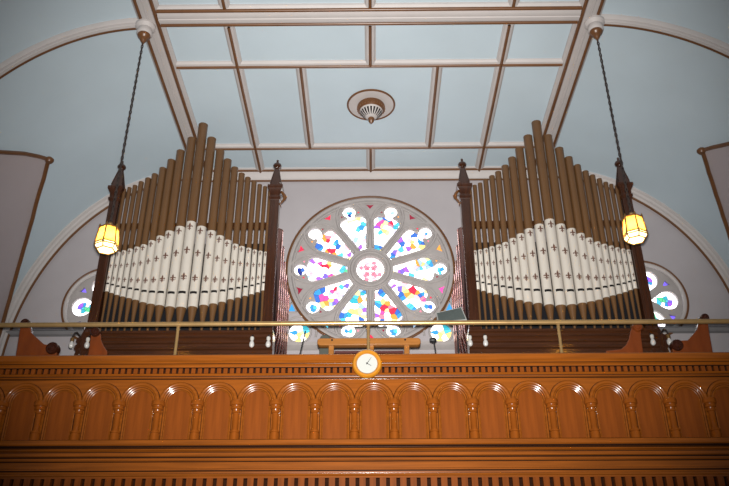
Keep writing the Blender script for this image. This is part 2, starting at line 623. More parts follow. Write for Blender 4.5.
spots(285, 260, 5.72, [
    (215, 15, 'red'), (240, 14, 'red'), (250, 5, 'gold'), (78, 48, 'azure'), (195, 92, 'purple'), (228, 74, 'indigo'), (260, 72, 'magenta'), (275, 82, 'gold'), (330, 42, 'cyan'), (345, 48, 'green'),
    (150, 245, 'azure'), (162, 252, 'azure'), (150, 275, 'cyan'), (180, 203, 'blue'), (208, 196, 'magenta'), (235, 197, 'magenta'), (285, 150, 'red'), (265, 160, 'magenta'), (215, 156, 'blue'), (190, 165, 'azure'), (238, 235, 'orange'), (262, 215, 'gold'), (200, 252, 'yellow'), (220, 244, 'gold'), (290, 222, 'purple'), (280, 232, 'indigo'), (352, 130, 'indigo'), (342, 150, 'lav'), (320, 140, 'cyan'),
    (345, 302, 'azure'), (325, 300, 'blue'), (365, 298, 'teal'), (405, 195, 'cyan'), (395, 215, 'teal'), (430, 205, 'orange'), (380, 275, 'gold'), (398, 282, 'gold'), (430, 275, 'yellow'), (440, 328, 'blue'), (450, 175, 'teal'), (455, 165, 'azure'), (455, 270, 'purple'), (455, 290, 'lav'), (330, 330, 'cyan'), (350, 398, 'azure'), (345, 410, 'cyan')])
spots(365, 190, 6.07, [
    (75, 205, 'purple'), (85, 190, 'magenta'), (100, 172, 'magenta'), (130, 150, 'blue'), (148, 160, 'azure'), (162, 180, 'red'), (152, 192, 'rose'), (195, 192, 'cyan'), (192, 210, 'teal'), (125, 180, 'yellow'), (75, 325, 'azure'), (98, 328, 'blue'), (80, 338, 'teal'), (120, 228, 'gold'), (135, 238, 'yellow'), (155, 118, 'lav'), (140, 110, 'lav'), (172, 130, 'paleblue'), (95, 240, 'cyan'),
    (228, 300, 'blue'), (222, 290, 'purple'), (225, 345, 'cyan'), (262, 335, 'purple'), (245, 340, 'lav'), (292, 318, 'orange'), (290, 295, 'gold'), (270, 290, 'pink'), (340, 295, 'azure'), (352, 300, 'blue'), (350, 325, 'gold'), (168, 372, 'blue'), (178, 360, 'indigo'), (165, 385, 'azure'), (335, 255, 'magenta'), (350, 248, 'red'), (385, 236, 'azure'), (372, 262, 'pink'), (370, 225, 'lav'), (295, 258, 'blue'),
    (320, 430, 'orange'), (355, 430, 'gold'), (392, 422, 'cyan'), (405, 428, 'azure'), (345, 460, 'cyan'), (330, 462, 'paleblue'), (215, 482, 'purple'), (380, 395, 'yellow'), (455, 448, 'cyan'), (470, 455, 'azure')])
spots(365, 260, 5.716, [
    (210, 52, 'indigo'), (238, 35, 'purple'), (270, 70, 'cyan'), (350, 10, 'paleblue'), (345, 60, 'cream'), (440, 22, 'cyan'), (430, 30, 'azure'),
    (155, 122, 'lav'), (165, 130, 'purple'), (205, 185, 'blue'), (195, 145, 'indigo'), (215, 198, 'azure'), (255, 240, 'cyan'), (272, 252, 'cyan'), (285, 262, 'azure'), (262, 150, 'red'), (285, 156, 'red'), (305, 165, 'orange'), (245, 180, 'orange'), (240, 160, 'gold'), (320, 185, 'blue'), (330, 178, 'azure'), (345, 212, 'magenta'), (335, 200, 'rose'), (350, 225, 'red'), (300, 200, 'pink'), (382, 238, 'blue'), (376, 232, 'azure'), (395, 250, 'lav'), (350, 235, 'gold'),
    (90, 168, 'blue'), (98, 178, 'azure'), (120, 252, 'red'), (108, 262, 'red'), (98, 285, 'magenta'), (95, 305, 'rose'), (150, 268, 'red'), (160, 278, 'red'), (145, 255, 'rose'), (185, 288, 'blue'), (192, 296, 'azure'), (72, 240, 'azure'), (80, 225, 'cyan'), (68, 300, 'purple'), (95, 335, 'blue'), (100, 218, 'gold'), (125, 270, 'yellow'), (130, 235, 'orange'), (168, 305, 'orange'), (160, 400, 'azure'), (175, 395, 'cyan')])
BODY = [(0.42, -0.078), (0.97, -0.25), (1.06, -0.25), (1.12, -0.21), (1.155, -0.12), (1.16, 0.0), (1.155, 0.12), (1.12, 0.21), (1.06, 0.25), (0.97, 0.25), (0.42, 0.078)]


def polar(pl, ang, c=RC):
    ca, sa = math.cos(ang), math.sin(ang)
    return [(c[0] + u * ca - v * sa, c[1] + u * sa + v * ca) for u, v in pl]


# outline of one light: body with shoulders and a round head, as one hole in the stone
HEADC, HEADR = 1.275, 0.125
def petal_outline():
    a = math.asin(0.10 / HEADR)
    pts = BODY[:4] + [(1.155, -0.10), (1.165, -0.065)]
    a0, a1 = -(PI - 0.62), (PI - 0.62)
    pts += [(HEADC + HEADR * math.cos(a0 + (a1 - a0) * k / 16), HEADR * math.sin(a0 + (a1 - a0) * k / 16)) for k in range(17)]
    pts += [(1.165, 0.065), (1.155, 0.10)] + BODY[7:]
    return pts


OUTL = petal_outline()
TRI = [(0.055, 0), (-0.045, -0.06), (-0.02, 0), (-0.045, 0.06)]
holes = [polar(OUTL, k * PI / 5) for k in range(10)]
holes.append(circ(*RC, 0.25, 40))
lights = []           # little cusp lights
for k in range(10):
    for d in (-1, 1):
        a = k * PI / 5 + d * math.radians(7.7)
        c = (RC[0] + 1.225 * math.cos(a), RC[1] + 1.225 * math.sin(a))
        lights.append(([(c[0] + 0.034 * math.cos(a + t), c[1] + 0.034 * math.sin(a + t)) for t in (0, 2.1, 4.2)], ['red', 'orange', 'rose', 'darkred'][(k * 3 + d) % 4] if not (k == 3 and d == 1) else 'darkred'))
BIG = {0: 'orange', 1: 'darkred', 2: 'darkred', 3: 'red', 4: 'red', 5: 'darkred', 6: 'cyan', 7: 'red', 8: 'paleblue', 9: 'magenta'}
for k in range(10):
    a = k * PI / 5 + PI / 10
    c = (RC[0] + 1.345 * math.cos(a), RC[1] + 1.345 * math.sin(a))
    ca, sa = math.cos(a), math.sin(a)
    pl = [(c[0] + u * ca - v * sa, c[1] + u * sa + v * ca) for u, v in ((-0.065, 0), (0.04, -0.085), (0.025, 0), (0.04, 0.085))]
    lights.append((pl, BIG[k]))
rose = struct(thing('window_1', 'large round rose window of ten stained glass lights between the two organs', 'window', (0, 0, 0)))
YT = YB + 0.03
fill2d(circ(*RC, 1.53, 96), holes + [l[0] for l in lights], 0.07, YT, 'stone_tracery', M['stone'], rose, bev=0.006)
# raised tracery mouldings
b = MB()
for k in range(10):
    a = k * PI / 5
    for off, rr, dy in ((0.10, 0.026, -0.012), (0.045, 0.016, 0.0)):
        sh = 0.235 + off * 0.55
        pth = [(0.43, -0.06 - off * 0.25), (0.75, -0.16 - off * 0.45), (1.0, -sh)]
        rad = sh
        for q in range(1, 16):
            t = -PI / 2 + PI * q / 16
            pth.append((1.03 + (rad * 1.0 + off * 0.6 + 0.09) * math.cos(t), rad * math.sin(t)))
        pth += [(1.0, sh), (0.75, 0.16 + off * 0.45), (0.43, 0.06 + off * 0.25)]
        b.tube([(x, YT + dy, z) for x, z in polar(pth, a)], rr, 6)
for r, t in ((0.275, 0.022), (0.335, 0.03), (0.385, 0.02)):
    b.tube([(x, YT, z) for x, z in circ(*RC, r, 48)], t, 8, closed=True)
b.build('tracery_moulding', M['stone'], rose)
b = MB()
for r, t in ((1.41, 0.02), (1.475, 0.042)):
    b.tube([(x, YT - 0.01, z) for x, z in circ(*RC, r, 96)], t, 8, closed=True)
b.build('inner_ring', M['stone'], rose)
b = MB()
b.tube([(x, YB, z) for x, z in circ(*RC, 1.525, 96)], 0.026, 8, closed=True)
b.build('outer_ring', M['bead'], rose)
b = MB()
b.box(RC[0] - 1.52, RC[0] + 1.52, YB + 0.155, YB + 0.17, RC[1] - 1.52, RC[1] + 1.52)
b.build('lead_backing', M['lead'], rose)
HEADCOL = [('cyan', 'azure', 'cyan'), ('lav', 'azure', 'pink'), ('lav', 'paleblue', 'lav'), ('cyan', 'azure', 'navy'), ('lav', 'white', 'lav'), ('navy', 'blue', 'navy'), ('azure', 'cyan', 'azure'), ('azure', 'cyan', 'white'), ('azure', 'cyan', 'azure'), ('azure', 'blue', 'lav')]
WPAL = ['white'] * 11 + ['cream', 'lav', 'cream', 'yellow', 'paleblue', 'pink']
for k in range(10):
    a = k * PI / 5
    body = polar([(u * 1.0, v * 1.0) for u, v in BODY], a)
    # enlarge slightly so that the glass runs behind the stone
    cx = sum(p[0] for p in body) / len(body)
    cz = sum(p[1] for p in body) / len(body)
    body = [(cx + (x - cx) * 1.06, cz + (z - cz) * 1.06) for x, z in body]
    head = circ(*polar([(HEADC, 0)], a)[0], HEADR * 1.12, 20)
    sb = [s for s in PATCH if inside(body, s[0], s[1])]
    hc = polar([(HEADC, 0)], a)[0]
    c1, c2, c3 = HEADCOL[k]
    sh = [(hc[0] - 0.028, hc[1] + 0.03, c1), (hc[0] + 0.032, hc[1] + 0.022, c2), (hc[0] + 0.005, hc[1] - 0.036, c3)]
    pcs = cells(body, white_fill(body, sb, 0.084, WPAL))
    o1 = glass_mesh(pcs, YB + 0.13, 'stained_glass_light', rose)
    pcs2 = cells(head, white_fill(head, sh, 0.06, ['white', 'white', 'lav', 'cream']))
    o2 = glass_mesh(pcs2, YB + 0.125, 'head_pane', o1)
hub = []
for q in range(8):
    a = q * PI / 4 + PI / 8
    for r, c in ((0.07, 'rose'), (0.13, 'pink'), (0.19, ['white', 'rose', 'pink', 'rose'][q % 4])):
        hub.append((RC[0] + r * math.cos(a), RC[1] + r * math.sin(a), c))
    a = q * PI / 4
    for r in (0.05, 0.12, 0.21):
        hub.append((RC[0] + r * math.cos(a), RC[1] + r * math.sin(a), 'white' if q % 2 == 0 else ('rose' if r < 0.15 else 'white')))
for q in range(24):
    hub.append((RC[0] + 0.245 * math.cos(q * PI / 12), RC[1] + 0.245 * math.sin(q * PI / 12), 'white'))
glass_mesh(cells(circ(*RC, 0.262, 40), hub), YB + 0.13, 'centre_glass', rose)
for pl, c in lights:
    cx = sum(p[0] for p in pl) / len(pl)
    cz = sum(p[1] for p in pl) / len(pl)
    glass_mesh([([(cx + (x - cx) * 1.1, cz + (z - cz) * 1.1) for x, z in pl], c)], YT + 0.03, 'cusp_light', rose)

# small round windows half hidden behind the organ cases
for n, ((sx, sz), lab) in enumerate(zip(SMALL, ('small round five-petal window left of the left organ', 'small round five-petal window right of the right organ'))):
    s = -1 if sx < 0 else 1
    wn = struct(thing('window_%d' % (n + 2), lab, 'window'))
    base = 0 if s > 0 else PI
    drop = [(0.12, 0.0)] + [(0.425 + 0.178 * math.cos(t), 0.178 * math.sin(t)) for t in [(-2.15 + 4.3 * q / 20) for q in range(21)]]
    hs, tl = [], []
    for k in range(5):
        hs.append(polar(drop, base + k * 2 * PI / 5, (sx, sz)))
        a = base + (k + 0.5) * 2 * PI / 5
        c = (sx + 0.55 * math.cos(a), sz + 0.55 * math.sin(a))
        tl.append([(c[0] + 0.075 * math.cos(a + t), c[1] + 0.075 * math.sin(a + t)) for t in (PI, PI + 2.2, PI - 2.2)])
    fill2d(circ(sx, sz, 0.74, 64), hs + tl, 0.06, YT + 0.03, 'stone_tracery', M['stone'], wn, bev=0.01)
    b = MB()
    b.tube([(x, YB + 0.015, z) for x, z in circ(sx, sz, 0.695, 64)], 0.038, 8, closed=True)
    b.build('inner_ring', M['trim'], wn)
    b = MB()
    b.tube([(x, YB, z) for x, z in circ(sx, sz, 0.74, 64)], 0.024, 8, closed=True)
    b.build('outer_ring', M['bead'], wn)
    b = MB().box(sx - 0.72, sx + 0.72, YB + 0.155, YB + 0.17, sz - 0.72, sz + 0.72)
    b.build('lead_backing', M['lead'], wn)
    for k in range(5):
        a = base + k * 2 * PI / 5
        dp = polar([(0.10, 0.0)] + [(0.425 + 0.195 * math.cos(t), 0.195 * math.sin(t)) for t in [(-2.15 + 4.3 * q / 20) for q in range(21)]], a, (sx, sz))
        sd = []
        for u, v, c in ((0.37, 0.0, 'green'), (0.32, 0.02, 'green'), (0.42, 0.045, 'teal'), (0.40, -0.05, 'azure'), (0.46, 0.0, 'indigo'), (0.45, -0.045, 'purple'), (0.43, 0.01, 'cyan'), (0.47, 0.05, 'lav'), (0.36, -0.04, 'lav'), (0.28, -0.01, 'cyan')):
            p = polar([(u, v)], a, (sx, sz))[0]
            sd.append((*p, c))
        for q in range(14):
            t = -2.2 + 4.4 * q / 13
            p = polar([(0.425 + 0.165 * math.cos(t), 0.165 * math.sin(t))], a, (sx, sz))[0]
            sd.append((*p, 'white'))
        p = polar([(0.19, 0.0)], a, (sx, sz))[0]
        sd.append((*p, 'white'))
        glass_mesh(cells(dp, sd), YB + 0.13, 'petal_glass', wn)
    for pl in tl:
        cx = sum(p[0] for p in pl) / 3
        cz = sum(p[1] for p in pl) / 3
        glass_mesh([([(cx + (x - cx) * 1.3, cz + (z - cz) * 1.3) for x, z in pl], 'indigo')], YB + 0.13, 'corner_glass', wn)

# corner roundels under the rose
for n, ((sx, sz), lab) in enumerate(zip(ROUNDEL, ('small gold and white roundel at lower left of the rose window', 'small gold and white roundel at lower right of the rose window'))):
    s = -1 if sx < 0 else 1
    wn = struct(thing('window_%d' % (n + 4), lab, 'window'))
    b = MB()
    b.tube([(x, YB - 0.005, z) for x, z in circ(sx, sz, 0.20, 40)], 0.022, 8, closed=True)
    b.tube([(x, YB, z) for x, z in circ(sx, sz, 0.30, 40, -0.3, PI + 0.3)], 0.02, 8)
    b.build('stone_ring', M['stone'], wn)
    sd = [(sx, sz + 0.09, 'white'), (sx - 0.08, sz - 0.06, 'cream'), (sx + 0.06, sz - 0.05, 'white'), (sx, sz - 0.02, 'gold'), (sx - 0.10, sz + 0.03, 'azure'), (sx + 0.10, sz + 0.05, 'cyan'),
          (sx + 0.13, sz - 0.02, 'gold'), (sx + 0.10, sz + 0.12, 'teal'), (sx - 0.02, sz - 0.12, 'gold'), (sx + 0.08, sz - 0.13, 'cream'), (sx - 0.12, sz + 0.10, 'white'), (sx - 0.14, sz - 0.04, 'white'), (sx + 0.03, sz + 0.03, 'yellow')]
    glass_mesh(cells(circ(sx, sz, 0.195, 32), sd), YB + 0.08, 'roundel_glass', wn)
    b = MB().box(sx - 0.2, sx + 0.2, YB + 0.10, YB + 0.12, sz - 0.2, sz + 0.2)
    b.build('lead_backing', M['lead'], wn)
    # small blue triangular light above the roundel
    tx, tz = s * 1.40, 7.36
    tri = [(tx, tz + 0.13), (tx - s * 0.09, tz - 0.06), (tx + s * 0.07, tz - 0.06)]
    b = MB()
    for q in range(3):
        b.tube([(tri[q][0], YB, tri[q][1]), (tri[(q + 1) % 3][0], YB, tri[(q + 1) % 3][1])], 0.02, 6)
    fr = b.build('corner_light', M['stone'], wn)
    glass_mesh([(tri, 'azure')], YB - 0.012, 'pane', fr)

# ================================================================== GALLERY FRONT
GY = 9.10
gf = thing('gallery_front', 'varnished wooden gallery front with blind arcade of round arches and dentil cornices', 'balcony', (0, GY, 4.04))
GA, GB = -XL + 0.02, XRT - 0.02
GX = (GB - GA) / 2
def gpart(b, name, m, bevel=0.0):
    return local(b.build(name, m, gf, bevel=bevel))


# top cornice: capping, roll, fillets (profile in y,z)
prof = [(9.30, 5.10), (8.97, 5.10), (8.955, 5.085), (8.955, 5.02), (8.975, 5.01), (8.985, 4.995), (9.0, 4.985), (9.01, 4.96), (9.03, 4.95), (9.04, 4.93), (9.055, 4.915), (9.055, 4.905), (9.12, 4.905), (9.12, 4.895), (9.30, 4.895)]
prof = [(y, z - (0.055 if z > 4.99 else 0.02 if z > 4.92 else 0)) for y, z in prof]
b = MB().prism(prof, 'X', GA, GB)
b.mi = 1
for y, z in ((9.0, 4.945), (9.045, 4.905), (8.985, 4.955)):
    b.box(GA, GB, y - 0.006, y + 0.06, z - 0.004, z + 0.004)  # dark strips paint shade and grime into the cornice grooves
gpart(b, 'top_cornice', [M['oak'], M['oakshade']])
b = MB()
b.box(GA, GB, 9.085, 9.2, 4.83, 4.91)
gpart(b, 'dentil_ground', M['oakshade'])  # dark colour paints the shade between the teeth
b = MB()
def comb(pitch, tooth, z0, z1, y0, y1):
    """one moulding with teeth hanging from a thin top fillet"""
    n = int(GX * 2 / pitch)
    a = (GA + GB) / 2 - n * pitch / 2
    pts = [(a, z1 + 0.006), (a, z1)]
    for k in range(n):
        x = a + (k + 0.5) * pitch
        pts += [(x - tooth, z1), (x - tooth, z0), (x + tooth, z0), (x + tooth, z1)]
    pts += [(a + n * pitch, z1), (a + n * pitch, z1 + 0.006)]
    return MB().prism(pts, 'Y', y0, y1)


gpart(comb(0.0775, 0.024, 4.836, 4.912, 9.05, 9.09), 'dentil_course', M['oakv'])
prof = [(9.30, 4.836), (9.045, 4.836), (9.035, 4.828), (9.045, 4.815), (9.06, 4.81), (9.065, 4.79), (9.085, 4.785), (9.095, 4.775), (9.30, 4.775)]
b = MB().prism(prof, 'X', GA, GB)
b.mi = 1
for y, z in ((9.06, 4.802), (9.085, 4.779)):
    b.box(GA, GB, y - 0.005, y + 0.05, z - 0.0035, z + 0.0035)  # thin dark strips stand in for shade and grime under the mouldings
gpart(b, 'architrave_moulding', [M['oak'], M['oakshade']])

SPC, X0 = 0.4635, 0.035
SPR = 4.505                      # springing of the arches
RI = 0.158
bays = [X0 + k * SPC for k in range(-13, 14)]
hs = []
for x in bays:
    hs.append([(x - RI, 4.05), (x + RI, 4.05)] + circ(x, SPR, RI, 20, 0, PI, True))
o = fill2d([(GA, 4.03), (GB, 4.03), (GB, 4.78), (GA, 4.78)], hs, 0.05, GY, 'arcade_face', M['oak'], gf)
local(o)
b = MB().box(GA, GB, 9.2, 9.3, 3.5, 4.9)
gpart(b, 'parapet_core', M['oakshade'])

# one arch moulding, one panel, one column: copied per bay
def amesh():
    b = MB()
    x = 0.0
    def path(r, z0, y):
        return [(-r, y, z0)] + [(r * math.cos(PI - PI * q / 24), y, SPR + r * math.sin(PI - PI * q / 24)) for q in range(25)] + [(r, y, z0)]
    b.tube(path(0.212, SPR - 0.01, -0.014), 0.023, 12)
    b.tube(path(0.187, SPR - 0.01, -0.002), 0.012, 8)
    b.tube(path(0.163, 4.045, 0.004), 0.013, 8)
    b.tube(path(0.147, 4.045, 0.022), 0.008, 8)
    b.mi = 1  # dark tubes paint shade and grime between the rolls
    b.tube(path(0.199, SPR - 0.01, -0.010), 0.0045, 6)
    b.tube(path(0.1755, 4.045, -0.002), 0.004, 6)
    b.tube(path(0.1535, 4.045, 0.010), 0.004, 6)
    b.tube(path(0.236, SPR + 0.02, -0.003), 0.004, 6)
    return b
arch0 = amesh().build('arch_moulding', [M['oak'], M['oakshade']], gf)
b = MB()
b.prism([(-0.16, 4.045), (0.16, 4.045)] + circ(0, SPR, 0.16, 20, 0, PI, True), 'Y', 0.034, 0.06)
panel0 = b.build('arch_panel', M['oakv'], gf)
b = MB()
b.lathe([(0.057, 4.02), (0.057, 4.105), (0.048, 4.108), (0.048, 4.115), (0.058, 4.118), (0.058, 4.135), (0.044, 4.14), (0.044, 4.15), (0.037, 4.16), (0.036, 4.345), (0.050, 4.35), (0.050, 4.37), (0.041, 4.374),
         (0.046, 4.39), (0.064, 4.398), (0.064, 4.418), (0.056, 4.424), (0.060, 4.435), (0.079, 4.442), (0.079, 4.488), (0.072, 4.498)], (0, -0.035, 0), 22)
b.mi = 0
col0 = b.build('column', M['oakc'], gf)
for o in (arch0, panel0, col0):
    o.data.transform(Matrix.Translation((0, 0, -4.04)))


def dup_part(o, x):
    c = o.copy()
    COL.objects.link(c)
    c.location = (x, 0, 0)
    return c
for k, x in enumerate(bays):
    if k == 0:
        arch0.location.x = panel0.location.x = x
    else:
        dup_part(arch0, x)
        dup_part(panel0, x)
for k in range(-13, 15):
    x = X0 + (k - 0.5) * SPC
    if k == -13:
        col0.location.x = x
    else:
        dup_part(col0, x)

# lower cornice
prof = [(9.30, 4.055), (9.0, 4.055), (8.985, 4.045), (8.985, 4.00), (9.0, 3.985), (9.0, 3.975), (9.03, 3.965), (9.035, 3.95), (9.02, 3.945), (9.015, 3.93), (9.03, 3.92), (9.045, 3.912),
        (9.045, 3.905), (9.03, 3.90), (9.03, 3.865), (9.05, 3.855), (9.06, 3.845), (9.05, 3.838), (9.05, 3.815), (9.062, 3.805), (9.062, 3.72), (9.045, 3.715), (9.045, 3.70), (9.075, 3.695), (9.085, 3.665), (9.06, 3.66), (9.055, 3.64), (9.07, 3.63), (9.07, 3.605), (9.085, 3.60), (9.30, 3.60)]
prof = [(y, 1.6 + (z - 1.6) * min(y, 9.1) / 9.1) for y, z in prof]
b = MB().prism(prof, 'X', GA, GB)
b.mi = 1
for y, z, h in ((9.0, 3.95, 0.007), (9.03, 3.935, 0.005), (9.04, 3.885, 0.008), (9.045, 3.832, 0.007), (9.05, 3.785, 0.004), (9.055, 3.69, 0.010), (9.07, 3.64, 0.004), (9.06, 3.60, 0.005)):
    b.box(GA, GB, y - 0.006, y + 0.08, z - h, z + h)  # dark strips paint the lower grooves' shade and grime
gpart(b, 'lower_cornice', [M['oak'], M['oakshade']])
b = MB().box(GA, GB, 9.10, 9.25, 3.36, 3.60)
gpart(b, 'dentil_ground', M['oakshade'])  # shade behind the lower teeth, put into the wood colour
gpart(comb(0.1145, 0.035, 3.44, 3.597, 9.045, 9.11), 'dentil_course', M['oakv'])
b = MB().prism([(9.30, 3.44), (9.06, 3.44), (9.06, 3.42), (9.10, 3.39), (9.10, 3.34), (9.30, 3.34)], 'X', GA, GB)
gpart(b, 'bottom_moulding', M['oak'])
b = MB().box(-XL, XRT, 9.28, YB, 3.80, 3.98)
struct(b.build(trim_name(), M['trim']))

# brass rail on three standards
RY = 9.18
br = thing('brass_rail', 'long polished brass handrail on slim posts along top of the gallery front', 'handrail', (0, RY, 5.10))
zr = 5.535
b = MB()
b.tube([(GA, RY, zr), (GB, RY, zr)], 0.031, 14)
local(b.build('rail', M['brass'], br))
for x in (-2.42, -0.03, 2.35, -4.85, 4.75):
    b = MB()
    b.lathe([(0.05, 5.10), (0.05, 5.108), (0.03, 5.115), (0.019, 5.125), (0.019, 5.45), (0.024, 5.455), (0.024, 5.47), (0.019, 5.475), (0.02, 5.53)], (x, RY, 0), 14)
    b.lathe([(0.0, -0.025), (0.037, -0.024), (0.037, 0.024), (0.0, 0.025)], (x, RY, zr), 14, 'X')
    local(b.build('rail_post', M['brass'], br))

# clock on the cornice
ck = thing('wall_clock', 'round clock with golden wood rim and white dial on gallery cornice', 'clock', (-0.045, 8.93, 4.895))
b = MB()
b.lathe([(0.0, 0.0), (0.168, 0.0), (0.178, -0.02), (0.176, -0.045), (0.160, -0.062), (0.140, -0.062), (0.126, -0.05), (0.122, -0.035), (0.0, -0.034)], (0, 0, 0), 48, 'Y')
b.build('rim', M['cwood'], ck)
b = MB()
b.lathe([(0.0, -0.034), (0.121, -0.034), (0.121, -0.038), (0.0, -0.0385)], (0, 0, 0), 40, 'Y')
dl = b.build('dial', M['dial'], ck)
b = MB()
for q in range(12):
    a = q * PI / 6
    r0, r1, hw = 0.098, 0.110, 0.0016
    ca, sa = math.sin(a), math.cos(a)
    b.poly([(r0 * ca - hw * sa, -0.0395, r0 * sa + hw * ca), (r0 * ca + hw * sa, -0.0395, r0 * sa - hw * ca), (r1 * ca + hw * sa, -0.0395, r1 * sa - hw * ca), (r1 * ca - hw * sa, -0.0395, r1 * sa + hw * ca)])
b.build('hour_marks', M['greyedge'], dl, fix=False)
for nm, ang, L, wd, y in (('minute_hand', 34, 0.092, 0.0042, -0.043), ('hour_hand', 121, 0.058, 0.005, -0.0415)):
    b = MB()
    a = math.radians(ang)
    ca, sa = math.sin(a), math.cos(a)
    b.prism([(-0.015 * ca - wd * sa, -0.015 * sa + wd * ca), (-0.015 * ca + wd * sa, -0.015 * sa - wd * ca), (L * ca + wd * 0.4 * sa, L * sa - wd * 0.4 * ca), (L * ca - wd * 0.4 * sa, L * sa + wd * 0.4 * ca)], 'Y', y, y + 0.001)
    if nm == 'minute_hand':
        b.lathe([(0.0, 0.0), (0.009, 0.0), (0.009, -0.004), (0.0, -0.005)], (0, y, 0), 12, 'Y')
    b.build(nm, M['black'], ck)

# ================================================================== PIPE ORGANS
OY = 11.0
OCX, GZ = 2.89, 4.2
OFF = [0, .175, .345, .488, .619, .745, .854, .964, 1.062, 1.153, 1.237]
ZTOP = [10.06, 9.76, 9.50, 9.31, 9.15, 9.03, 8.95, 8.88, 8.81, 8.77, 8.745]
ZWT = [8.08, 7.99, 7.91, 7.82, 7.74, 7.67, 7.63, 7.60, 7.57, 7.55, 7.535]
ZWB = [6.575, 6.585, 6.61, 6.635, 6.665, 6.71, 6.74, 6.77, 6.80, 6.835, 6.865]
PW = [.0770, .072, .0675, .0625, .056, .049, .0445, .040, .0355, .032, .028]
CHEST = 6.16


def on_cyl(x, r, dz, z):
    a = x / r
    return (r * math.sin(a), -r * math.cos(a), z + dz)


def make_pipe(i, root, x, inward):
    r = PW[i] * 1.045
    zt, z1, z0 = ZTOP[i], ZWT[i], ZWB[i]
    b = MB()
    b.lathe([(0.010, CHEST), (0.013, CHEST + 0.02), (r * 0.62, z0 - (z0 - CHEST) * 0.42), (r * 0.97, z0 - 0.01), (r, z0), (r, zt - 0.012), (r * 1.02, zt - 0.012), (r * 1.02, zt), (r * 0.9, zt), (r * 0.9, zt - 0.1)], (0, 0, -GZ), 20)
    p = b.build('pipe', M['bronze'], root, loc=(x, 0, 0))
    b = MB()
    R = r + 0.003
    b.lathe([(r * 0.99, z0 - 0.004), (R, z0), (R, z1), (r * 0.99, z1 + 0.002)], (0, 0, -GZ), 28, cap=False)
    h = z1 - z0
    # mouth slit and the fine line above it
    b.mi = 2
    zm = z0 + 0.125 * h + 0.03
    hh = 0.010 + 0.010 * r / 0.075
    Rs = R + 0.0015
    def strip(w, za, zb, n=5):
        for q in range(n):
            x0, x1 = -w + 2 * w * q / n, -w + 2 * w * (q + 1) / n
            b.poly([on_cyl(x0, Rs, za, -GZ), on_cyl(x1, Rs, za, -GZ), on_cyl(x1, Rs, zb, -GZ), on_cyl(x0, Rs, zb, -GZ)])
    strip(r * 0.78, zm, zm + 2 * hh)
    b.mi = 1
    strip(r * 0.62, zm + 0.17 * h, zm + 0.17 * h + 0.008)
    # three fleur ornaments
    s = 1.22 * r / 0.075
    for f in (0.93, 0.645, 0.335):
        zc = z0 + f * h
        def shape(pl):
            b.poly([on_cyl(u * s, Rs, zc + v * (0.4 + 0.62 * s), -GZ) for u, v in pl])
        shape([(-0.006, -0.055), (0.006, -0.055), (0.010, 0.0), (0.013, 0.03), (0.0, 0.062), (-0.013, 0.03), (-0.010, 0.0)])
        for d in (-1, 1):
            shape([(d * 0.008, -0.008), (d * 0.022, 0.002), (d * 0.036, -0.006), (d * 0.038, 0.012), (d * 0.026, 0.022), (d * 0.010, 0.010)])
            shape([(d * 0.006, -0.028), (d * 0.018, -0.040), (d * 0.022, -0.028), (d * 0.008, -0.020)])
    b.build('painted_band', [M['band'], M['stencil'], M['slit']], p, fix=False)
    return p


